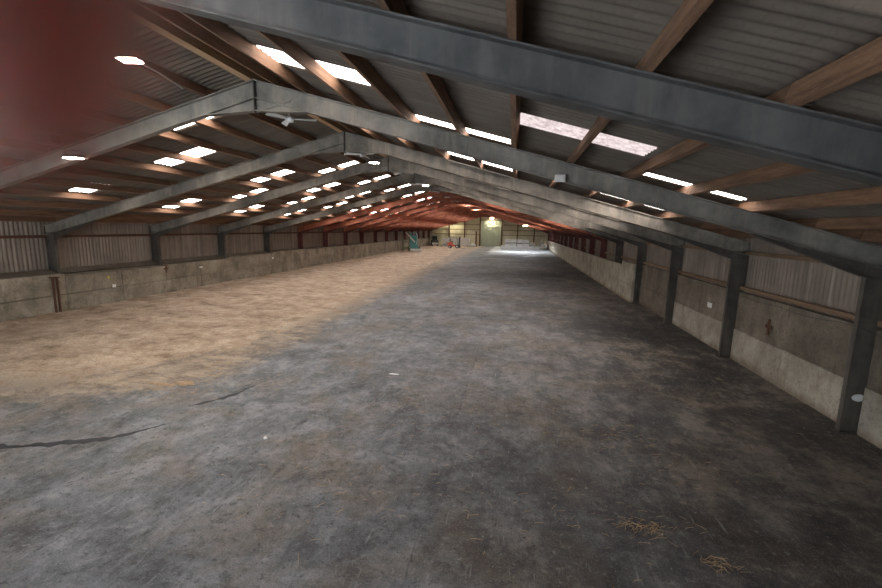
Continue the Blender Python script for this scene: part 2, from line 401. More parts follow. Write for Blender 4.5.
mb.add([vs[i] for i in used], [tuple(remap[i] for i in f) for f in fs], True)
tag(mb.build('dirt', M['dirt']), 'dry tan dirt spread over the floor along the closed wall', 'dirt', kind='stuff')

# ------------------------------------------------------------------ rooflights (positions in bay units)
ROWS = [0.08 + 1.08 * i for i in range(12)]       # purlin lines, distance from ridge
ROWS[11] = 11.62
ROWS[0] = 0.17
def rl(a, b): return (ROWS[a] + 0.09, ROWS[b] - 0.09)
SPAN = {1: rl(1, 3), 2: rl(3, 5), 3: rl(5, 7), 4: rl(7, 9)}
LIGHTS = []                                        # side, row, k centre, waves wide
SPAN[5] = (ROWS[7] + 0.09, ROWS[8] - 0.09)
for b in range(0, 17):
    if b: LIGHTS.append((-1, 2, b + 0.69, 5))
    if b: LIGHTS.append((-1, 5 if b == 1 else 4, b + 0.69, 5))
    for row in (1, 3):
        if b < 5 or b % 4 == 0: LIGHTS.append((1, row, b + 0.675, 5))
for row in (1,): LIGHTS.append((-1, row, 1.245, 4))
for b in range(3, 17):
    for row in (1, 3): LIGHTS.append((-1, row, b + 0.04, 4))
for b in range(1, 17):
    if b > 5 and b % 3: continue
    LIGHTS.append((1, 2, {1: 1.11, 2: 1.98}.get(b, b - 0.02), 3)); LIGHTS.append((1, 4, {1: 1.03, 2: 1.885}.get(b, b - 0.1), 3 if b == 2 else 2))
for row in (1, 3): LIGHTS.append((1, row, -0.28, 5))
PITCH = 0.146; SUB = 6
NW = int(round((YE - YF) / PITCH))
yl = [YF + PITCH * i / SUB for i in range((NW + 4) * SUB + 1)]
def wave(y): return 0.024 * math.cos(2 * math.pi * (y - YF) / PITCH)
def snap(y): return round((y - YF) / PITCH) * SUB
RL = []
for s, row, k, nw in LIGHTS:
    i0 = snap(fy(k) - PITCH * nw / 2); i1 = i0 + nw * SUB
    RL.append((s, row, k, i0, i1))
holes = {}
for s, row, k, i0, i1 in RL:
    a, b = SPAN[row]
    for i in range(i0, i1): holes.setdefault((s, i), []).append((a, b))
mb = MB()
xl = sorted(set(ROWS[1:] + [0.0, 12.35] + [v for ab in SPAN.values() for v in ab]))
for s in (-1, 1):
    vs = []
    for i, y in enumerate(yl):
        for x in xl: vs.append((s * x, y, HA - SL * x + ROOF_OFF * CS + wave(y)))
    n = len(xl); fs = []
    for i in range(len(yl) - 1):
        hs = holes.get((s, i), ())
        for j in range(n - 1):
            mx = (xl[j] + xl[j + 1]) / 2
            if any(a < mx < b for a, b in hs): continue
            fs.append((i * n + j, i * n + j + 1, (i + 1) * n + j + 1, (i + 1) * n + j))
    mb.add(vs, fs, True)
    # sheet laps: lower edge of each upper sheet hangs below the next one
    for L in (ROWS[1], ROWS[3], ROWS[5], ROWS[7], ROWS[9]):
        vs = []; fs = []
        for i, y in enumerate(yl):
            for x, dz in ((L - 0.12, -0.001), (L + 0.10, -0.009), (L + 0.10, 0.0)):
                vs.append((s * x, y, HA - SL * x + ROOF_OFF * CS + wave(y) + dz))
        for i in range(len(yl) - 1):
            if holes.get((s, i)): continue
            for j in range(2): fs.append((i * 3 + j, i * 3 + j + 1, (i + 1) * 3 + j + 1, (i + 1) * 3 + j))
        mb.add(vs, fs, True)
struct(mb.build('ceiling', M['roof']))
def sheet_mesh(a, b, s, nw, mt):
    m_ = MB(); vs = []; fs = []
    n = nw * SUB; xm = [a, (a + b) / 2, b]
    for i in range(n + 1):
        for x in xm: vs.append((s * (x - a), PITCH * i / SUB - PITCH * nw / 2, -SL * (x - a) + 0.024 * math.cos(2 * math.pi * i / SUB)))
    for i in range(n):
        for j in range(2): fs.append((i * 3 + j, i * 3 + j + 1, (i + 1) * 3 + j + 1, (i + 1) * 3 + j))
    m_.add(vs, fs, True); me = m_.mesh('rooflight'); me.materials.append(M[mt]); return me
SM = {}
for s, row, k, i0, i1 in RL:
    a, b = SPAN[row]
    nw = (i1 - i0) // SUB
    mt = 'light_sheet_mossy' if s > 0 and row == 3 and k < 1 else 'light_sheet'
    if (s, row, nw, mt) not in SM: SM[(s, row, nw, mt)] = sheet_mesh(a, b, s, nw, mt)
    o = inst('rooflight', SM[(s, row, nw, mt)], None, (s * a, YF + PITCH * (i0 / SUB + nw / 2), HA - SL * a + ROOF_OFF * CS))
    bay = int(math.floor(k)) + 1
    where = 'early' if k - math.floor(k) < 0.45 else ('middle' if k - math.floor(k) < 0.8 else 'late')
    bayname = ORD[bay] if bay > 0 else 'overhead'
    tag(o, 'bright rooflight in %s row below ridge, %s slope, %s part of %s bay' % (ORD[min(row, 4)], SIDE[s], where, bayname), 'rooflight',
        'rooflights in the corrugated roof')

# ------------------------------------------------------------------ portal frames
D, FW, FT, WT = 0.36, 0.17, 0.02, 0.014
XO = HW + 0.44
CF = 0.10                        # column flange width
def frame_meshes(mr, mc):
    out = {}
    for s in (-1, 1):
        c = MB(); zc = ztop(XO) - 0.02; zi = ztop(HW) - 0.36
        c.box(min(s * (HW + FT), s * (XO - FT)), max(s * (HW + FT), s * (XO - FT)), -WT / 2, WT / 2, 0, zi)
        for xa, z1 in ((HW, zi), (XO - FT, zc)):
            c.box(min(s * xa, s * (xa + FT)), max(s * xa, s * (xa + FT)), -CF / 2, CF / 2, 0, z1)
        c.box(min(s * (HW + FT), s * (XO - FT)), max(s * (HW + FT), s * (XO - FT)), -CF / 2, CF / 2, 2.90, 2.915)
        out[('column', s)] = c
        bp = MB(); bp.box(min(s * (HW - 0.05), s * (XO + 0.03)), max(s * (HW - 0.05), s * (XO + 0.03)), -0.10, 0.10, 0, 0.02)
        for yy in (-0.075, 0.075): bp.lathe((s * (HW - 0.02), yy, 0.02), [(0.015, 0), (0.015, 0.02), (0.004, 0.021)], 2, 6)
        out[('base_plate', s)] = bp
        r = MB(); dz = D * CS
        def pl(x0, x1, t0, t1, yh):
            poly = [(s * x0, ztop(x0) - t0), (s * x1, ztop(x1) - t0), (s * x1, ztop(x1) - t1), (s * x0, ztop(x0) - t1)]
            r.prism(poly, 1, -yh, yh)
        pl(0.012, XO - FT, 0, FT, FW / 2); pl(0.012, XO - FT, dz - FT, dz, FW / 2); pl(0.012, XO - FT, FT, dz - FT, WT / 2)
        out[('rafter', s)] = r
        h = MB(); xa, za, zb = 9.85, ztop(9.85) - dz, 2.95
        def up(x): return ztop(x) - dz
        xb = HW - 0.001
        h.prism([(s * xa, za), (s * xb, up(xb)), (s * xb, zb)], 1, -WT / 2, WT / 2)
        h.prism([(s * xa, za), (s * xb, zb), (s * xb, zb - 0.02), (s * xa, za - 0.02)], 1, -FW / 2, FW / 2)
        out[('eaves_haunch', s)] = h
        a = MB(); xa = 1.15
        a.prism([(s * 0.012, up(0.012)), (s * xa, up(xa)), (s * 0.012, 6.04)], 1, -WT / 2, WT / 2)
        a.prism([(s * 0.012, 6.04), (s * xa, up(xa)), (s * xa, up(xa) - 0.018), (s * 0.012, 6.02)], 1, -FW / 2, FW / 2)
        out[('apex_haunch', s)] = a
    p = MB(); p.box(-0.012, 0.012, -FW / 2 - 0.01, FW / 2 + 0.01, 5.98, HA)
    for yy in (-0.05, 0.05):
        for zz in (6.1, 6.25, 6.4, 6.55): p.lathe((0.012, yy, zz), [(0.016, 0), (0.016, 0.02)], 0, 6)
    out[('apex_plate', 0)] = p
    t = MB(); t.tube([(0.02, -0.03, 6.0), (0.8, -0.03, 6.2)], 0.014, 6)
    out[('apex_tie', 0)] = t
    for key, m_ in out.items():
        me = m_.mesh(key[0]); me.materials.append(mc if key[0] in ('column', 'base_plate', 'eaves_haunch', 'apex_plate') else mr)
        out[key] = me
    return out
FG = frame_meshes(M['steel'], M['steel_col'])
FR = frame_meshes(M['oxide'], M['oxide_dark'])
FD = frame_meshes(M['steel_dusty_lit'], M['steel_col'])
FT_ = frame_meshes(M['steel_tan_lit'], M['steel_col'])
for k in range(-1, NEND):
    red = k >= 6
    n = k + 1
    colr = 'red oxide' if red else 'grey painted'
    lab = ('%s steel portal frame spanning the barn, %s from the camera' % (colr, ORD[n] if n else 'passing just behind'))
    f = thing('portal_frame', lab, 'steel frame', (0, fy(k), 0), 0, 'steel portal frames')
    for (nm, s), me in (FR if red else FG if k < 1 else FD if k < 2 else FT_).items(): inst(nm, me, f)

# ------------------------------------------------------------------ purlins
def purlin_mesh(L, mat, w=0.075, d=PURL):
    me_ = MB(); me_.bbox(-w / 2, w / 2, -L / 2, L / 2, 0, d, 0.006); me = me_.mesh('timber_purlin'); me.materials.append(mat); return me
PM = {('a', n): purlin_mesh(BAY * n - 0.006, M['timber']) for n in (1, 2)}
PM.update({('r', n): purlin_mesh(BAY * n - 0.006, M['timber_red']) for n in (1, 2)})
PM[('t', 1)] = purlin_mesh(BAY - 0.006, M['timber_tan_lit'], 0.13, PURL)
al = math.atan(SL)
for s in (-1, 1):
    for i, x in enumerate(ROWS):
        if i == 0: x = 0.10 if s < 0 else 0.48
        runs = [(b, 1) for b in range(-1, 6)] + [(b, 2) for b in range(6, 18, 2)]
        for b, n in runs:
            if b == -1 and s == -1 and i > 5: continue
            kind = 'r' if b >= 6 else 'a'
            if b < 6 and i == 0 and s == -1: kind = 't'
            off = 0.0
            o = inst('timber_purlin', PM[(kind, n)], None, (s * (x + off), fy(b + n / 2), ztop(x + off) + 0.037 * SL * 0 + 0.002))
            o.rotation_euler.y = s * al
            cname = {'r': 'red', 'a': 'brown', 't': 'tan'}[kind]
            tag(o, '%s timber purlin, %s below ridge on %s slope, %s' % (cname, ORD[i + 1], SIDE[s],
                ('in %s bay from camera' % ORD[b + 1] if b >= 0 else 'passing over the camera') if n == 1 else 'spanning %s and %s bays' % (ORD[b + 1], ORD[b + 2])),
                'purlin', 'timber purlins under the roof')

# ------------------------------------------------------------------ side walls: ribbed sheeting
def clad(s, z0, name, lower_x):
    mb = MB(); P2 = 0.15; sub = 6
    n = int((YE + 0.45 - YF) / P2 * sub)
    x = XO + 0.06
    vs = []; fs = []
    for i in range(n + 1):
        y = YF + P2 * i / sub
        w = 0.02 * math.cos(2 * math.pi * i / sub)
        for z in (z0, 2.6, ztop(x) + 0.30): vs.append((s * (x + w), y, z))
    for i in range(n):
        for j in range(2): fs.append((i * 3 + j, i * 3 + j + 1, (i + 1) * 3 + j + 1, (i + 1) * 3 + j))
    mb.add(vs, fs, True)
    return mb
struct(clad(-1, 0.0, 'wall_left', 0).build('wall_left', M['clad']))
struct(clad(1, 0.0, 'wall_right', 0).build('wall_right', M['clad']))

PAN = []
def panel(x0, x1, y0, y1, z0, z1, mat, label, cat='concrete panel', group=None, chip=0.012):
    o = MB().bbox(x0, x1, y0, y1, z0, z1, chip).build('concrete_panel', mat)
    return tag(o, label, cat, group)
# closed (dirt-side) wall: two courses of precast panels, two to a bay
gl = 'precast panels of the dirt-side wall'
for b in range(-1, 18):
    rnd = random.Random(b * 13 + 5)
    tops = 1.64 + rnd.uniform(-0.05, 0.05) - (0.09 if b in (2, 3) else 0)
    a = fy(b) + (-0.45 if b == 1 else 0) * 0
    for h in range(2):
        y0 = a + h * BAY / 2; y1 = a + (h + 1) * BAY / 2
        xj = -11.5 - rnd.uniform(0, 0.02)
        zj = 0.80 + rnd.uniform(-0.02, 0.02)
        bn = ORD[b + 1] if b >= 0 else 'camera'
        hn = ('first', 'second')[h]
        panel(-11.74, xj, y0 + 0.01, y1 - 0.01, 0, zj - 0.012, M['conc'], 'lower concrete panel of the dirt-side wall, %s half of %s bay' % (hn, bn), group=gl)
        panel(-11.74, xj - rnd.uniform(0, 0.012), y0 + 0.01, y1 - 0.01, zj + 0.012, tops + rnd.uniform(-0.015, 0.015), M['conc'],
              'upper concrete panel of the dirt-side wall, %s half of %s bay' % (hn, bn), group=gl)
# solid backing with the dusty ledge between the columns
mb = MB()
for b in range(-1, 18):
    mb.box(-12.22, -11.75, fy(b) + 0.06, fy(b + 1) - 0.06, 0, 1.55)
    mb.add([(-11.76, fy(b) + .06, 1.60), (-12.22, fy(b) + .06, 1.74), (-12.22, fy(b + 1) - .06, 1.74), (-11.76, fy(b + 1) - .06, 1.60)], [(0, 1, 2, 3)])
struct(mb.build('trim_1', M['conc_brown']))
# open (concrete-side) wall: recessed panels in the first four bays, then a wall flush with the columns
gr = 'precast panels of the concrete-side wall'
for b in range(-1, 4):
    rnd = random.Random(b * 7 + 3)
    bn = ORD[b + 1] if b >= 0 else 'camera'
    for h in range(2):
        y0 = fy(b) + 0.06 + h * (BAY - 0.12) / 2; y1 = y0 + (BAY - 0.12) / 2
        hn = ('first', 'second')[h]
        xl_, zj = HW + 0.27 + rnd.uniform(0, 0.01), 0.92 + rnd.uniform(-0.02, 0.02)
        low = M['conc_pale'] if b < 3 else M['conc_brown']
        panel(xl_, HW + 0.42, y0 + 0.005, y1 - 0.005, 0, zj - 0.005, low, '%s lower concrete panel behind the columns, %s half of %s bay' % ('pale' if b < 3 else 'brown stained', hn, bn), group=gr)
        panel(xl_ + 0.02, HW + 0.42, y0 + 0.005, y1 - 0.005, zj + 0.005, 2.0, M['conc_brown'], 'grimy upper concrete panel behind the columns, %s half of %s bay' % (hn, bn), group=gr)
for b in range(4, 18):
    rnd = random.Random(b * 5 + 1)
    for h in range(2):
        y0 = fy(b) + h * BAY / 2 - 0.1; y1 = y0 + BAY / 2
        if b == 17 and h: y1 = YE - 0.06
        top = 2.0 if (b == 4 and h == 0) else 1.80 - 0.012 * (b - 4)
        hn = ('first', 'second')[h]
        for q, (z0, z1) in enumerate(((0, 0.9), (0.9, top))):
            panel(HW - 0.16 + rnd.uniform(0, 0.02), HW - 0.01, y0 + 0.006, y1 - 0.006, z0 + (0.006 if q else 0), z1 - 0.006 * (1 - q), M['conc_tan'],
                  '%s concrete panel standing before the columns, %s half of %s bay' % (('lower', 'upper')[q], hn, ORD[b + 1]), group=gr)

# sheeting rails
rm = {}
for key, mat, hgt in (('tan', M['rail'], 0.10), ('dark', M['rust'], 0.10)):
    me_ = MB(); me_.bbox(-0.035, 0.035, -BAY / 2 + 0.012, BAY / 2 - 0.012, 0, hgt, 0.006); rm[key] = me_.mesh('sheeting_rail'); rm[key].materials.append(mat)
for b in range(-1, 18):
    bn = ORD[b + 1] if b >= 0 else 'camera'
    o = inst('sheeting_rail', rm['dark'], None, (-(XO - 0.015), fy(b) + BAY / 2, 2.95))
    tag(o, 'dark timber rail across the sheeting above the dirt-side wall, %s bay' % bn, 'sheeting rail', 'sheeting rails of the dirt-side wall')
    o.scale.y = 1
    for z, nm in ((2.06, 'lower'), (3.07 if b != 0 else 3.42, 'upper')):
        o = inst('sheeting_rail', rm['tan'], None, (HW + (0.385 if z > 2.5 else 0.36), fy(b) + BAY / 2, z))
        tag(o, '%s tan timber rail on the concrete-side wall, %s bay' % (nm, bn), 'sheeting rail', 'sheeting rails of the concrete-side wall')
# H-section post standing at the panel joint of the closed wall
t = thing('steel_post', 'rusty H-section post standing against the concrete of the dirt-side wall', 'post', (-11.42, 13.05, 0.05))
p = MB(); p.box(-0.06, 0.05, -0.085, -0.070, 0, 1.42); p.box(-0.06, 0.05, 0.070, 0.085, 0, 1.42); p.build('flange', M['rust'], t)
p = MB(); p.box(-0.075, -0.062, -0.085, 0.085, 0, 1.42); p.build('web', M['conc_pale'], t)
p = MB(); p.box(-0.075, 0.09, -0.15, 0.12, 1.42, 1.47); p.build('cap_plate', M['rust'], t)
p = MB(); p.box(-0.075, 0.08, -0.13, 0.13, -0.05, 0.0); p.build('base_plate', M['rust'], t)
# small fixtures on the walls
def plate(name, x, y, z, w, h, mat, label, cat, nrm):
    o = MB(); o.bbox(-0.008, 0.008, -w / 2, w / 2, -h / 2, h / 2, 0.003)
    return tag(o.build(name, mat, None, (x + nrm * 0.008, y, z)), label, cat)
plate('tag', -11.5, 15.47, 0.86, 0.16, 0.13, M['white'], 'small white square plate on the dirt-side concrete wall', 'plate', 1)
plate('tag', -11.5, 15.25, 1.25, 0.10, 0.12, M['yellow'], 'small yellowish patch above the white plate on the dirt-side wall', 'plate', 1)
plate('tag', -11.5, 20.7, 1.22, 0.24, 0.07, M['white'], 'short pale strip high on the dirt-side concrete wall', 'plate', 1)
plate('tag', -11.5, 27.8, 1.26, 0.18, 0.14, M['white'], 'small white plate farther along the dirt-side concrete wall', 'plate', 1)
plate('tag', HW + 0.27, 15.1, 1.31, 0.30, 0.16, M['white'], 'white rectangular label on the wall panel between second and third columns', 'label', -1)
plate('tag', HW + 0.27, 8.0, 1.25, 0.22, 0.30, M['white'], 'white box label on the concrete panel beside the first column', 'label', -1)
def cross(x, y, z, nrm, mat, label):
    o = MB(); o.bbox(-0.01, 0.01, -0.04, 0.04, -0.2, 0.2, 0.003); o.bbox(-0.01, 0.01, -0.14, 0.14, -0.03, 0.05, 0.003)
    return tag(o.build('cross_bracket', mat, None, (x + nrm * 0.01, y, z)), label, 'bracket')
cross(-11.5, 18.32, 1.34, 1, M['rust'], 'dark iron cross bracket at a panel joint of the dirt-side wall')
cross(HW + 0.27, 11.75, 1.33, -1, M['rust'], 'rusty yellowed cross bracket on the panel beyond the first column')
# column disc and lumps of white foam
o = MB(); o.lathe((0, 0, 0), [(0.001, -0.006), (0.085, -0.006), (0.10, 0.0), (0.085, 0.006), (0.001, 0.006)], 1, 28); o.v = [(x * 1.1, y, z * 0.72) for x, y, z in o.v]
tag(o.build('white_disc', M['white'], None, (HW + 0.24, fy(1) - 0.02, 0.69)), 'oval white plate fixed on the web of the first column', 'disc')
# loose cable along the panels
pts = []
for i in range(80):
    y = 6.5 + i * 0.2; ph = ((y - Y0) % BAY) / BAY
    pts.append((HW - 0.012, y, 2.03 - 0.07 * 4 * ph * (1 - ph) + 0.02 * math.sin(y * 3)))
tag(MB().tube(pts, 0.006, 6).build('cable', M['dark_metal']), 'thin cable slung from column to column along the concrete-side wall', 'cable')

# ------------------------------------------------------------------ end walls
def gable(y, name, mat, ydir, opening):
    """ribbed gable sheet at y with a rectangular opening (x0,x1,z1)"""
    mb = MB(); P2 = 0.3
    xe = [-12.45 + i * 0.15 for i in range(167)]
    vs = []; fs = []
    for i, x in enumerate(xe):
        w = 0.015 * (1 if i % 2 else -1); zt = ztop(x) + 0.25
        z0 = opening[2] if opening and opening[0] < x < opening[1] else 0.0
        vs += [(x, y + w, z0), (x, y + w, zt)]
    for i in range(len(xe) - 1): fs.append((2 * i, 2 * i + 2, 2 * i + 3, 2 * i + 1))
    mb.add(vs, fs)
    return struct(mb.build(name, mat))
gable(YE + 0.25, 'wall_back', M['end_wall'], -1, None)
gable(YF, 'wall_front', M['clad'], 1, (-4.5, 2.5, 3.6))  # unseen wall, its opening placed and sized for light on the floor
# far gable: posts and rails
pm = {}
for x in (-8.5, -5.2, 5.9, 9.3):
    o = MB().box(-0.1, 0.1, -0.14, 0.14, 0, ztop(x) - 0.1).build('gable_post', M['rust'], None, (x, YE, 0))
    tag(o, 'brown steel post of the far gable, %s' % {-8.5: 'outermost on the dirt side', -5.2: 'between dirt side and door', 5.9: 'just beyond the big door', 9.3: 'outermost on the concrete side'}[x], 'post', 'gable posts')
for x in (-1.9, 2.65):
    o = MB().box(-0.13, 0.13, -0.14, 0.14, 0, ztop(x) - 0.1).build('gable_post', M['rust'], None, (x, YE, 0))
    tag(o, 'brown steel post at the %s edge of the big green door' % ('dirt-side' if x < 0 else 'concrete-side'), 'post', 'gable posts')
for z, nm in ((2.35, 'lowest'), (3.35, 'middle'), (4.45, 'highest')):
    for xa, xb, sd in ((-11.6, -2.05, 'dirt-side'), (2.8, 11.6, 'concrete-side')):
        lim = (HA - 0.1 - z) / SL
        xa2, xb2 = max(xa, -lim), min(xb, lim)
        o = MB().box(xa2, xb2, -0.04, 0.04, 0, 0.14).build('gable_rail', M['end_rail'], None, (0, YE + 0.19, z))
        tag(o, '%s brown rail of the far gable on the %s half' % (nm, sd), 'rail', 'gable rails')
d = MB().box(-1.75, 2.5, -0.04, 0.04, 0, 5.35)
for i in range(9): d.box(-1.75 + i * 0.52, -1.75 + i * 0.52 + 0.03, -0.055, -0.04, 0.05, 5.3)
dr = struct(d.build('door_1', M['door'], None, (0, YE + 0.10, 0)))
MB().box(-1.9, 2.65, -0.08, 0.08, 5.37, 5.5).build('door_track', M['rust'], dr)
MB().box(2.25, 2.30, -0.10, -0.06, 1.0, 1.35).build('door_handle', M['galv'], dr)

# ------------------------------------------------------------------ lamps, fans, boxes
def lens_light(name, label, loc, rz, lens, size=(0.30, 0.22), tilt=0.0, group='floodlights under the roof'):
    t = thing(name, label, 'floodlight', loc, rz, group)
    t.rotation_euler.x = tilt
    w, d = size
    MB().bbox(-w / 2, w / 2, -d / 2, d / 2, 0.012, 0.07, 0.012).build('housing', M['dark_metal'], t)
    MB().box(-w / 2 + 0.02, w / 2 - 0.02, -d / 2 + 0.02, d / 2 - 0.02, 0.0, 0.010).build('lens', M[lens], t)
    b = MB(); b.tube([(-w / 2 - .015, 0, 0.04), (-w / 2 - .015, 0, 0.17), (w / 2 + .015, 0, 0.17), (w / 2 + .015, 0, 0.04)], 0.012, 6)
    b.box(-0.05, 0.05, -0.03, 0.03, 0.17, 0.185); b.build('bracket', M['dark_metal'], t)
    return t
def z_under(x): return ztop(x)
lens_light('floodlight', 'dazzling white floodlight under a purlin near the ridge, closest to camera', (-0.80, 6.45, 6.25), 0.2, 'lens_near', (0.34, 0.26))
lens_light('floodlight', 'white floodlight hung under the dirt-side rafter of the second frame', (-4.55, fy(1) - 0.22, 5.05), 0.1, 'lens', (0.40, 0.2))
for (x, y, z), nm in zip([(0.3, 15.5, 5.96), (0.3, 24.74, 6.05), (0.2, 46.5, 6.25), (0.2, 56.5, 6.22), (0.2, 68.0, 6.28)], ['first', 'second', 'third', 'fourth', 'fifth']):
    t = lens_light('floodlight', 'white floodlight in the line under the ridge, %s after the bright near one' % nm, (x, y, z), 0.0, 'lens', (0.34, 0.26))
    MB().tube([(0, 0, 0.18), (0, 0, ztop(x) - z + 0.05)], 0.012, 6).build('drop_rod', M['dark_metal'], t)
lens_light('floodlight', 'warm floodlight glowing at the top of the far gable above the big door', (0.5, YE - 0.45, 5.85), 0.0, 'lens_warm', (0.5, 0.4), -0.5)
lens_light('floodlight', 'bright floodlight under the concrete-side slope over the pale patch of floor', (7.0, 70.5, ztop(7.0) - 0.50), 0.0, 'lens_cool', (0.6, 0.3))
lens_light('floodlight', 'warm floodlight washing the far gable on the dirt side', (-7.6, YE - 2.0, ztop(7.6) - 0.30), 0.0, 'lens_warm', (0.26, 0.18), 1.35)
# ceiling fans
fan0 = None
for k in range(1, 9):
    x, y = 0.28, fy(k) + 0.85
    if fan0 is None:
        fan0 = t = thing('ceiling_fan', '', 'ceiling fan', (x, y, 6.05), 0.2, 'ceiling fans under the ridge')
        b = MB(); b.lathe((0, 0, 0), [(0.02, -0.05), (0.09, -0.04), (0.10, 0.03), (0.05, 0.07), (0.02, 0.08)], 2, 16); b.build('motor', M['white'], t)
        for j in range(3):
            bl = MB(); th = j * 2 * math.pi / 3
            c, s_ = math.cos(th), math.sin(th)
            q = [(0.09, -0.035, 0.0), (0.62, -0.06, -0.03), (0.62, 0.06, 0.03), (0.09, 0.035, 0.02)]
            vs = [(a * c - b_ * s_, a * s_ + b_ * c, z + dz) for dz in (0, 0.018) for a, b_, z in q]
            bl.add(vs, [(3, 2, 1, 0), (4, 5, 6, 7)] + [(i, (i + 1) % 4, (i + 1) % 4 + 4, i + 4) for i in range(4)])
            bl.build('blade', M['white'], t)
        MB().tube([(0, 0, 0.07), (0, 0, 0.58)], 0.014, 8).build('drop_rod', M['white'], t)
    else:
        t = copy_tree(fan0); t.location = (x, y, 6.05); t.rotation_euler.z = 0.2 + k * 0.7
    t['label'] = 'white three-bladed ceiling fan under the ridge in %s bay from the camera' % ORD[k + 1]
t = thing('junction_box', 'white junction box on the lower flange of the second frame over bare concrete', 'box', (6.37, fy(1) - 0.14, 4.56))
MB().bbox(-0.1, 0.1, -0.05, 0.05, 0, 0.13, 0.01).build('case', M['off_white'], t); MB().bbox(-0.085, 0.085, -0.062, -0.05, 0.015, 0.115, 0.004).build('lid', M['off_white'], t)
t = thing('junction_box', 'dark box fixed to the roof above the second frame floodlight', 'box', (-4.95, fy(1) - 0.35, 5.36))
MB().bbox(-0.14, 0.14, -0.1, 0.1, 0, 0.2, 0.012).build('case', M['dark_metal'], t); MB().tube([(0, 0.1, 0.1), (0, 0.3, 0.1), (0, 0.3, -0.2)], 0.012, 6).build('conduit', M['dark_metal'], t)
tag(MB().tube([(-0.99, 6.7, 6.38), (-1.06, 7.3, 6.375), (-1.2, 8.05, 6.33)], 0.016, 6).build('conduit', M['galv']), 'short pale conduit running from the near floodlight to the rafter', 'conduit')

# ------------------------------------------------------------------ far machines and goods
def wheel(r, w):
    b = MB(); b.lathe((0, 0, 0), [(r * 0.55, -w / 2), (r * 0.92, -w / 2), (r, -w * 0.3), (r, w * 0.3), (r * 0.92, w / 2), (r * 0.55, w / 2)], 0, 20); return b
def add_wheel(t, x, y, r, w, hubm):
    o = wheel(r, w).build('wheel', M['black'], t, (x, y, r))
    h = MB(); h.lathe((0, 0, 0), [(0.02, -w / 2 - .01), (r * 0.5, -w / 2), (r * 0.5, w / 2), (0.02, w / 2 + .01)], 0, 14); h.build('hub', hubm, o)
# forklift, side on, mast towards the concrete side
gz = 0.03
t = thing('forklift', 'red forklift with black mast parked on the dirt edge before the far wall', 'forklift', (-5.35, 77.0, gz))
b = MB(); b.prism([(-1.15, 0.35), (-1.15, 1.0), (-0.95, 1.12), (-0.45, 1.12), (-0.35, 0.62), (0.55, 0.62), (0.62, 0.32)], 1, -0.5, 0.5); b.build('body', M['red'], t)
MB().bbox(-1.25, -1.0, -0.48, 0.48, 0.4, 0.98, 0.05).build('counterweight', M['red'], t)
g = MB()
for yy in (-0.46, 0.46): g.tube([(-0.95, yy, 1.1), (-0.8, yy, 2.02), (0.35, yy, 2.02), (0.58, yy, 0.62)], 0.035, 8)
for i in range(6): g.tube([(-0.75 + i * 0.2, -0.46, 2.03), (-0.75 + i * 0.2, 0.46, 2.03)], 0.02, 6)
g.build('overhead_guard', M['dark_metal'], t)
s_ = MB(); s_.bbox(-0.75, -0.3, -0.25, 0.25, 1.12, 1.25, 0.03); s_.bbox(-0.85, -0.73, -0.25, 0.25, 1.2, 1.65, 0.03); s_.build('seat', M['black'], t)
m_ = MB()
for yy in (-0.3, 0.3): m_.box(0.75, 0.87, yy - 0.05, yy + 0.05, 0.08, 2.12); m_.box(0.88, 0.97, yy - 0.04, yy + 0.04, 0.1, 2.05)
for z in (0.3, 1.1, 2.0): m_.box(0.76, 0.86, -0.3, 0.3, z, z + 0.1)
m_.build('mast', M['dark_metal'], t)
for yy in (-0.22, 0.22):
    f_ = MB(); f_.box(0.97, 1.02, yy - 0.05, yy + 0.05, 0.05, 0.55); f_.box(0.97, 1.95, yy - 0.05, yy + 0.05, 0.03, 0.07); f_.build('fork', M['dark_metal'], t)
o = MB().tube([(0.2, 0, 0.65), (0.05, 0, 1.15)], 0.025, 8); o.build('steering_column', M['black'], t)
for xx, r in ((-0.8, 0.27), (0.5, 0.34)):
    for yy in (-0.5, 0.5):
        o = wheel(r, 0.2).build('wheel', M['black'], t, (xx, yy, r)); o.rotation_euler.z = math.pi / 2
        h = MB(); h.lathe((0, 0, 0), [(0.02, -0.11), (r * 0.5, -0.1), (r * 0.5, 0.1), (0.02, 0.11)], 0, 14); h.build('hub', M['off_white'], o)
# teal grain auger
t = thing('grain_auger', 'teal upright machine with a pale slanting pipe against the dirt-side wall', 'machine', (-10.0, 64.5, 0.14), 0.15)
b = MB(); b.bbox(-0.5, 0.5, -0.5, 0.5, 0.25, 1.5, 0.04); b.prism([(-0.5, 1.5), (0.5, 1.5), (0.28, 2.3), (-0.28, 2.3)], 1, -0.4, 0.4); b.build('hopper', M['teal'], t)
b = MB()
for xx in (-0.62, 0.62): b.tube([(xx, -0.5, 0), (xx * 0.7, -0.35, 2.7)], 0.05, 8); b.tube([(xx, 0.5, 0), (xx * 0.7, 0.35, 2.7)], 0.05, 8)
for z in (0.9, 1.8, 2.65): b.tube([(-0.55, -0.42, z), (0.55, -0.42, z)], 0.035, 6); b.tube([(-0.55, 0.42, z), (0.55, 0.42, z)], 0.035, 6)
b.build('frame', M['teal'], t)
MB().tube([(0.2, -0.55, 1.25), (-1.2, -0.75, 2.75)], 0.10, 12).build('discharge_pipe', M['white'], t)
MB().tube([(0.45, -0.5, 0.9), (0.62, -0.5, 2.2), (0.3, -0.4, 2.65)], 0.07, 10).build('hose', M['off_white'], t)
b = MB(); b.lathe((0.3, -0.1, 2.3), [(0.18, 0), (0.2, 0.05), (0.2, 0.35), (0.1, 0.45)], 2, 16); b.build('motor', M['dark_metal'], t)
add_wheel(t, 0.85, 0.0, 0.3, 0.18, M['teal']); add_wheel(t, -0.85, 0.0, 0.3, 0.18, M['teal'])
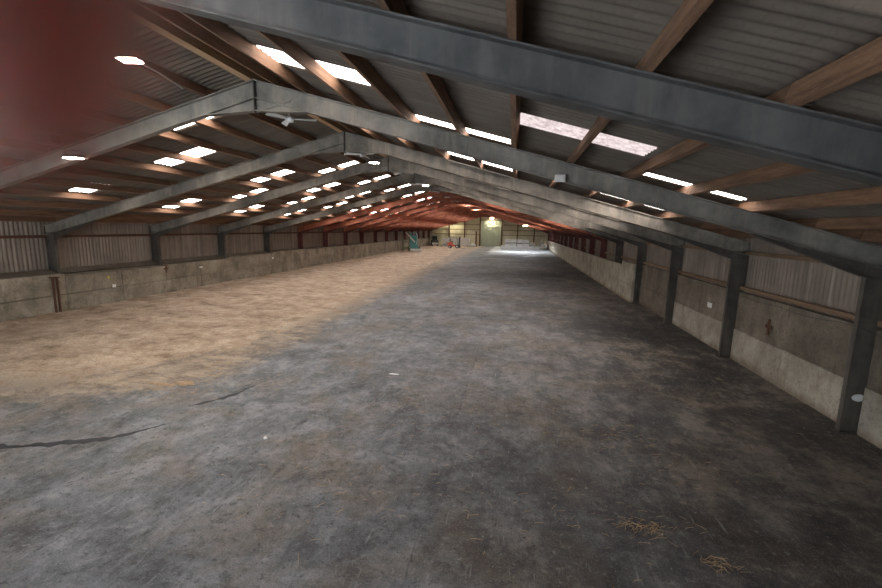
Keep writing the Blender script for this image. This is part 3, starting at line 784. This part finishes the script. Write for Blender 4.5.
# olive frame next to it
t = thing('steel_rack', 'olive open steel rack standing beside the teal machine', 'rack', (-10.2, 60.6, 0.15), 0.1)
for xx in (-0.45, 0.45):
    for yy in (-0.4, 0.4): MB().box(xx - 0.05, xx + 0.05, yy - 0.05, yy + 0.05, 0, 2.1).build('upright', M['olive'], t)
b = MB()
for z in (0.5, 1.3, 2.02):
    b.box(-0.45, 0.45, -0.43, -0.37, z, z + 0.08); b.box(-0.45, 0.45, 0.37, 0.43, z, z + 0.08)
    b.box(-0.48, -0.42, -0.4, 0.4, z, z + 0.08); b.box(0.42, 0.48, -0.4, 0.4, z, z + 0.08)
b.build('crossbar', M['olive'], t)
o = MB(); o.bbox(-0.8, 0.8, -0.4, 0.4, 0, 0.35, 0.03)
tag(o.build('pallet_box', M['off_white'], None, (-8.9, 61.6, 0.12)), 'low pale box lying on the dirt in front of the teal machine', 'box')
# dark tractor
t = thing('tractor', 'dark small tractor with pale roof parked in the far dirt-side corner', 'tractor', (-10.3, 83.5, 0.12), 0.25)
b = MB(); b.bbox(-0.35, 0.35, -1.3, 0.3, 0.55, 1.15, 0.08); b.bbox(-0.5, 0.5, 0.2, 1.1, 0.5, 0.9, 0.05); b.build('bonnet', M['dark_metal'], t)
b = MB()
for xx in (-0.5, 0.5):
    for yy in (0.25, 1.05): b.tube([(xx, yy, 0.85), (xx * 0.92, yy, 1.95)], 0.035, 6)
b.build('cab_frame', M['dark_metal'], t)
MB().bbox(-0.6, 0.6, 0.1, 1.2, 1.95, 2.07, 0.03).build('roof', M['off_white'], t)
MB().box(-0.46, 0.46, 0.24, 0.26, 0.95, 1.9).build('windscreen', M['glass_dark'], t)
MB().bbox(-0.6, 0.6, -1.55, -1.35, 0.3, 0.65, 0.03).build('bumper', M['off_white'], t)
for xx in (-0.62, 0.62): add_wheel(t, xx, 0.75, 0.55, 0.3, M['off_white']); add_wheel(t, xx * 0.85, -0.95, 0.36, 0.22, M['off_white'])
# scrap between tractor and container
rnd = random.Random(3)
for i in range(9):
    x, y = -9.3 + i * 0.30, 82.4 + rnd.uniform(-0.2, 0.2)
    L = rnd.uniform(0.9, 1.5); a = 0.0; th = 1.57 + rnd.uniform(-0.06, 0.06)
    mat_n, cn = (('galv', 'pale metal'), ('dark_metal', 'dark metal'), ('grey_heap', 'grey'))[i % 3]
    o = MB().tube([(0, 0, 0.05), (L * math.cos(th) * math.cos(a), L * math.sin(th) * math.cos(a), 0.05 + L * math.sin(a))], 0.05, 8).build('scrap_pipe', M[mat_n], None, (x, y, 0.06))
    tag(o, 'scrap pipe lying in the row between tractor and white container', 'pipe', 'scrap pipes in the far corner')
o = MB()
n = 22; vs = []; fs = []
for j in range(9):
    for i in range(n):
        th = 2 * math.pi * i / n; r = (1 - j / 8)
        q = Vector((math.cos(th) * 1.4 * r, math.sin(th) * 0.9 * r, 0.75 * (1 - r) ** 0.8))
        q += Vector((0, 0, 1)) * 0.12 * mn.noise(q * 3.1); vs.append(q)
for j in range(8):
    for i in range(n): fs.append((j * n + i, j * n + (i + 1) % n, (j + 1) * n + (i + 1) % n, (j + 1) * n + i))
o.add(vs, fs)
tag(o.build('rubble', M['grey_heap'], None, (-8.0, 85.0, 0.03)), 'grey heap of scrap and rubble beside the far white container', 'rubble', kind='stuff')
# white container
t = thing('storage_container', 'low whitish steel container along the far gable behind the forklift', 'container', (-6.6, 87.6, 0.045))
b = MB(); b.bbox(-2.7, 2.7, -0.9, 0.9, 0.1, 1.65, 0.03)
for i in range(26): b.box(-2.6 + i * 0.205, -2.6 + i * 0.205 + 0.09, -0.93, -0.9, 0.2, 1.55)
b.build('body', M['off_white'], t)
for xx in (-2.5, 2.5): MB().box(xx - 0.2, xx + 0.2, -0.9, 0.9, 0, 0.1).build('skid', M['dark_metal'], t)
t2 = MB(); t2.box(2.7, 2.74, -0.85, 0.85, 0.15, 1.6); t2.build('door', M['off_white'], t)
# dark upright beam and pale sack next to the door post
t = thing('steel_beam', 'dark upright beam leaning at the dirt-side edge of the big door', 'beam', (-2.35, 86.6, 0.02))
b = MB(); b.box(-0.14, 0.14, -0.1, -0.08, 0, 3.1); b.box(-0.14, 0.14, 0.08, 0.1, 0, 3.1); b.box(-0.012, 0.012, -0.08, 0.08, 0, 3.1); b.build('section', M['rust'], t)
def sack(loc, label, sc, group=None, mat='off_white'):
    o = MB(); n = 18; vs = []; fs = []
    prof = [(0.15, 0), (0.47, 0.02), (0.52, 0.25), (0.5, 0.6), (0.46, 0.82), (0.3, 0.95), (0.08, 1.02)]
    for r, h in prof:
        for i in range(n):
            th = 2 * math.pi * i / n
            k_ = 1 / max(abs(math.cos(th)), abs(math.sin(th))) ** 0.7
            q = Vector((r * k_ * math.cos(th) * sc[0], r * k_ * math.sin(th) * sc[1], h * sc[2]))
            q += Vector((1, 1, 0)) * 0.03 * mn.noise(q * 4 + Vector(loc)); vs.append(q)
    for j in range(len(prof) - 1):
        for i in range(n): fs.append((j * n + i, j * n + (i + 1) % n, (j + 1) * n + (i + 1) % n, (j + 1) * n + i))
    fs.append(tuple(range(n))); fs.append(tuple(range(len(vs) - n, len(vs))))
    o.add(vs, fs, True)
    return tag(o.build('bulk_bag', M[mat], None, loc), label, 'bag', group)
sack((-3.0, 86.2, 0.02), 'pale slumped bag at the foot of the dark upright beam', (1.3, 1.0, 0.6))
# stacks of white sheets and bags on the concrete side
for i in range(4):
    x = 4.1 + i * 1.15
    t = thing('pallet_stack', 'white wrapped pallet load before the far wall, %s from the big door' % ORD[i + 1], 'pallet', (x, 82.6, 0.0), 0, 'wrapped pallets along the far wall')
    p = MB()
    for q in range(3): p.box(-0.5, 0.5, -0.45 + q * 0.4, -0.35 + q * 0.4, 0, 0.1)
    for q in range(5): p.box(-0.5 + q * 0.22, -0.38 + q * 0.22, -0.5, 0.5, 0.1, 0.14)
    p.build('pallet', M['rust'], t)
    MB().bbox(-0.52, 0.52, -0.5, 0.5, 0.14, 0.95 + 0.06 * (i % 2), 0.05).build('wrapped_load', M['white'], t)
    MB().box(-0.5, 0.5, -0.48, 0.48, 0.98 + 0.06 * (i % 2), 1.10 + 0.06 * (i % 2)).build('spacer', M['dark_metal'], t)
    MB().bbox(-0.52, 0.52, -0.5, 0.5, 1.16, 1.75 + 0.05 * ((i + 1) % 2), 0.05).build('wrapped_load', M['white'], t)
for i in range(8):
    x = 3.4 + i * 1.0
    o = MB(); o.bbox(-0.47, 0.47, -0.55, 0.55, 0, 0.62 - 0.05 * (i % 3), 0.04)
    tag(o.build('white_block', M['white' if i < 6 else 'off_white'], None, (x, 80.4, 0.0)), 'white block in the low front row before the far wall, %s from the door' % ORD[i + 1], 'block', 'low white blocks along the far wall')
sack((8.8, 83.4, 0.0), 'pale bulk bag beside the white pallet loads', (1.1, 1.0, 1.25))
sack((10.95, 81.9, 0.0), 'pale bulk bag standing against the grey heap', (1.0, 1.0, 1.1))
o = MB(); vs = []; fs = []; n = 26
for j in range(12):
    for i in range(n):
        th = 2 * math.pi * i / n; r = (1 - j / 11)
        q = Vector((math.cos(th) * 1.0 * r, math.sin(th) * 1.5 * r, 2.05 * (1 - r) ** 0.9))
        q += Vector((0, 0, 1)) * 0.2 * mn.noise(q * 2.1) * (r > 0.05); vs.append(q)
for j in range(11):
    for i in range(n): fs.append((j * n + i, j * n + (i + 1) % n, (j + 1) * n + (i + 1) % n, (j + 1) * n + i))
o.add(vs, fs)
tag(o.build('rubble', M['grey_heap'], None, (10.55, 84.2, 0.0)), 'tall grey heap in the far concrete-side corner', 'rubble', kind='stuff')

# ------------------------------------------------------------------ litter on the floor
def strand_patch(cx, cy, rx, ry, n, seed, ang, L=(0.05, 0.16)):
    r = random.Random(seed); mb = MB()
    for i in range(n):
        x, y = cx + r.gauss(0, rx), cy + r.gauss(0, ry); a = ang + r.gauss(0, 0.6); l = r.uniform(*L) / 2; w = r.uniform(0.0014, 0.0028)
        z = 0.003 + r.random() * 0.008; dx, dy = math.cos(a), math.sin(a)
        vs = []
        for t_, dzz in ((-l, 0), (0, r.uniform(0, 0.012)), (l, 0)):
            for sgn, up in ((1, 0), (0, w * 1.6), (-1, 0)): vs.append((x + dx * t_ - dy * w * sgn, y + dy * t_ + dx * w * sgn, z + dzz + up))
        fs = []
        for q in range(2):
            for e in range(3): fs.append((q * 3 + e, q * 3 + (e + 1) % 3, q * 3 + 3 + (e + 1) % 3, q * 3 + 3 + e))
        mb.add(vs, fs)
    return mb
st = MB()
for a in [(7.33, 5.14, 0.14, 0.07, 46, 1, 0.5), (7.97, 4.69, 0.10, 0.05, 22, 2, 0.4), (7.7, 7.6, 0.5, 0.35, 30, 3, 0.4), (8.0, 6.6, 0.7, 0.4, 22, 4, 0.5), (3.3, 4.9, 0.8, 0.5, 20, 5, 0.8),
          (4.6, 7.2, 1.4, 1.0, 40, 6, 0.3), (6.6, 5.0, 1.0, 0.5, 30, 7, 0.4), (2.8, 9.0, 1.4, 1.5, 36, 8, 0.2), (6.4, 11, 1.8, 2.5, 40, 9, 0.2), (-0.2, 8.6, 1.0, 0.8, 40, 10, 0.2),
          (-1.6, 9.4, 0.35, 0.7, 60, 11, 0.9), (-2.3, 7.7, 0.6, 0.25, 70, 12, 0.3), (-1.3, 12.5, 0.3, 1.6, 60, 13, 1.2), (-4.2, 8.2, 1.2, 0.7, 60, 14, 0.3)]:
    a = list(a); a[4] = int(a[4] * 1.8)
    q = strand_patch(*a); st.add(q.v, q.f)
tag(st.build('straw', M['straw']), 'loose straw bits strewn over the grey concrete floor and dirt edge', 'straw', kind='stuff')
# tan clod of bedding at the end of the dirt
def clod(loc, sx, sy, sz, mat, label, seed, cat='clod', name='clod'):
    o = MB(); n = 16; vs = []; fs = []
    for j in range(7):
        for i in range(n):
            th = 2 * math.pi * i / n; ph = j / 6 * math.pi / 2
            q = Vector((math.cos(th) * math.cos(ph), math.sin(th) * math.cos(ph), math.sin(ph)))
            q *= 1 + 0.5 * mn.noise(q * 2.3 + Vector((seed, 0, 0)))
            vs.append((q.x * sx, q.y * sy, q.z * sz - 0.002))
    for j in range(6):
        for i in range(n): fs.append((j * n + i, j * n + (i + 1) % n, (j + 1) * n + (i + 1) % n, (j + 1) * n + i))
    o.add(vs, fs, True)
    return tag(o.build(name, M[mat], None, loc), label, cat)
clod((-1.72, 8.1, 0.0), 0.22, 0.12, 0.05, 'bedding', 'tan clump of bedding at the tip of the dirt edge', 1.3)
clod((-2.15, 7.95, 0.0), 0.34, 0.07, 0.025, 'bedding', 'flat tan clump of bedding beside the larger one', 4.4)
clod((1.51, 6.19, 0.0), 0.035, 0.03, 0.03, 'white', 'small white pebble lying on the grey floor', 2.2, 'pebble', 'pebble')
clod((2.75, 9.8, 0.0), 0.13, 0.03, 0.02, 'white', 'crumpled pale scrap lying on the middle of the floor', 7.2, 'scrap', 'paper_scrap')
# long dark damp seam with a raised lip
def ribbon(pts, w, mat, name, label, cat):
    o = MB(); vs = []; fs = []
    P = [Vector(p) for p in pts]
    fine = []
    for a, b in zip(P, P[1:]):
        for i in range(10): fine.append(a.lerp(b, i / 10))
    fine.append(P[-1])
    for i, p in enumerate(fine):
        t_ = (fine[min(i + 1, len(fine) - 1)] - fine[max(i - 1, 0)]).normalized(); s_ = Vector((-t_.y, t_.x, 0))
        e = min(1, i / 5, (len(fine) - 1 - i) / 12) 
        wl = w * (0.1 + e) * max(0.15, 1 + 1.5 * mn.noise(p * 5.7)); wr = w * (0.1 + e) * max(0.15, 1 + 1.5 * mn.noise(p * 6.3 + Vector((9, 0, 0))))
        p = p + s_ * 0.05 * mn.noise(p * 1.9)
        vs += [p + s_ * wl + Vector((0, 0, 0.0005)), p + Vector((0, 0, 0.006)), p - s_ * wr + Vector((0, 0, 0.0005))]
    for i in range(len(fine) - 1):
        for j in range(2): fs.append((i * 3 + j, i * 3 + j + 1, i * 3 + 4 + j, i * 3 + 3 + j))
    o.add(vs, fs, True)
    return tag(o.build(name, M[mat]), label, cat)
ribbon([(-3.0, 4.85, 0), (-2.43, 5.05, 0), (-1.75, 5.3, 0), (-1.12, 5.58, 0), (-0.8, 5.9, 0), (-0.54, 6.28, 0)], 0.06, 'stain', 'damp_seam', 'long dark damp seam across the grey floor near the dirt', 'seam')
ribbon([(-0.75, 7.05, 0), (-0.5, 7.3, 0), (-0.25, 7.8, 0), (-0.1, 8.4, 0)], 0.05, 'stain', 'damp_seam', 'short dark damp seam between long seam and bedding clump', 'seam')

# ------------------------------------------------------------------ daylight through an unseen open door behind the camera, placed to light the floor
w = bpy.data.worlds.new('World'); SC.world = w; w.use_nodes = True
bg = w.node_tree.nodes['Background']; bg.inputs[0].default_value = (0.84, 0.92, 1.0, 1); bg.inputs[1].default_value = 15.0
ld = bpy.data.lights.new('door_portal', 'AREA'); ld.shape = 'RECTANGLE'; ld.size = 7.0; ld.size_y = 3.6; ld.cycles.is_portal = True
lo = bpy.data.objects.new('door_portal', ld); COL.objects.link(lo); lo.location = (-1.0, YF - 0.05, 1.8); lo.rotation_euler = (math.radians(90), 0, math.radians(180))

# ------------------------------------------------------------------ camera
f, yaw, pitch, roll = 422.57, 0.17081, 0.15506, 0.021304
fw = Vector((-math.sin(yaw) * math.cos(pitch), math.cos(yaw) * math.cos(pitch), -math.sin(pitch)))
r = Vector((math.cos(yaw), math.sin(yaw), 0)); u = r.cross(fw)
r2 = r * math.cos(roll) + u * math.sin(roll); u2 = -r * math.sin(roll) + u * math.cos(roll)
cam = bpy.data.cameras.new('camera'); cam.sensor_width = 36; cam.lens = f * 36 / 882
cam.clip_start = 0.002; cam.clip_end = 300
co = bpy.data.objects.new('camera', cam); COL.objects.link(co)
mw = Matrix((r2, u2, -fw)).transposed().to_4x4(); mw.translation = (5.590, 0.0, 3.643)
co.matrix_world = mw
SC.camera = co

cam.dof.use_dof = True; cam.dof.focus_distance = 18.0; cam.dof.aperture_fstop = cam.lens / 5.2
# ------------------------------------------------------------------ photographer's hand, one fingertip straying over the lens
def hand():
    me = bpy.data.meshes.new('hand')
    V = []; E = []; R = []
    def pt(p, r, par=None):
        V.append(p); R.append(r)
        if par is not None: E.append((par, len(V) - 1))
        return len(V) - 1
    tip = Vector((-0.0205, 0.0135, -0.0200))
    ax = Vector((-0.80, 0.42, 0.42)).normalized()
    k_ = tip + ax * 0.088 + Vector((0, -0.010, 0.012))        # index knuckle
    across = Vector((-0.25, -0.85, 0.46)).normalized()
    back = Vector((-0.55, -0.1, 0.83)).normalized()
    wrist = k_ + back * 0.085 + across * 0.030
    w_ = pt(wrist, 0.024)
    arm = pt(wrist + back * 0.07 + Vector((0, -0.02, 0)), 0.026, w_)
    pt(wrist + back * 0.16 + Vector((0, -0.06, 0)), 0.032, arm)
    mid_ = pt(k_ + back * 0.045 + across * 0.028, 0.023, w_)
    def finger(base, pts, rs):
        a = pt(base, rs[0], mid_)
        for p, r in zip(pts, rs[1:]): a = pt(p, r, a)
    finger(k_, [tip + ax * 0.048 + Vector((0, 0.002, 0)), tip + ax * 0.024, tip, tip - ax * 0.006], [0.0112, 0.0102, 0.0095, 0.0090, 0.0065])
    curl = Vector((0.75, 0.05, -0.3)).normalized()
    for i, L in ((1, 0.046), (2, 0.043), (3, 0.034)):
        b0 = k_ + across * (0.021 * i) + back * (0.003 * i)
        p1 = b0 - back * L * 0.5 + Vector((-0.3, 0, -0.4)).normalized() * L * 0.5
        p2 = p1 + curl * L * 0.62; p3 = p2 + (curl + back * 0.9).normalized() * L * 0.5
        finger(b0, [p1, p2, p3], [0.0105, 0.0092, 0.0084, 0.0075])
    th = k_ + back * 0.055 + Vector((0.012, 0.012, 0.0))
    finger(th, [th + Vector((0.028, 0.012, -0.010)), th + Vector((0.050, 0.010, -0.022))], [0.0125, 0.0105, 0.0092])
    me.from_pydata([tuple(v) for v in V], E, [])
    o = bpy.data.objects.new('hand', me); COL.objects.link(o)
    sk = o.modifiers.new('Skin', 'SKIN'); sk.use_smooth_shade = True
    if not me.skin_vertices: me.attributes  # layer is added with the modifier
    lay = me.skin_vertices[0] if len(me.skin_vertices) else None
    if lay:
        for i, r in enumerate(R): lay.data[i].radius = (r, r)
        lay.data[w_].use_root = True
    sb = o.modifiers.new('Subdivision', 'SUBSURF'); sb.levels = 2; sb.render_levels = 2
    me.materials.append(M['skin'])
    o.matrix_world = mw
    return o
tag(hand(), 'blurred fingertip of the person holding the camera, across the upper corner', 'hand')

SC.view_settings.view_transform = 'Standard'; SC.view_settings.look = 'None'
SC.view_settings.exposure = 0.22; SC.view_settings.gamma = 1.0; SC.view_settings.use_curve_mapping = False
SC.cycles.use_denoising = True
SC.cycles.max_bounces = 8; SC.cycles.diffuse_bounces = 6
SC.cycles.sample_clamp_indirect = 6.0
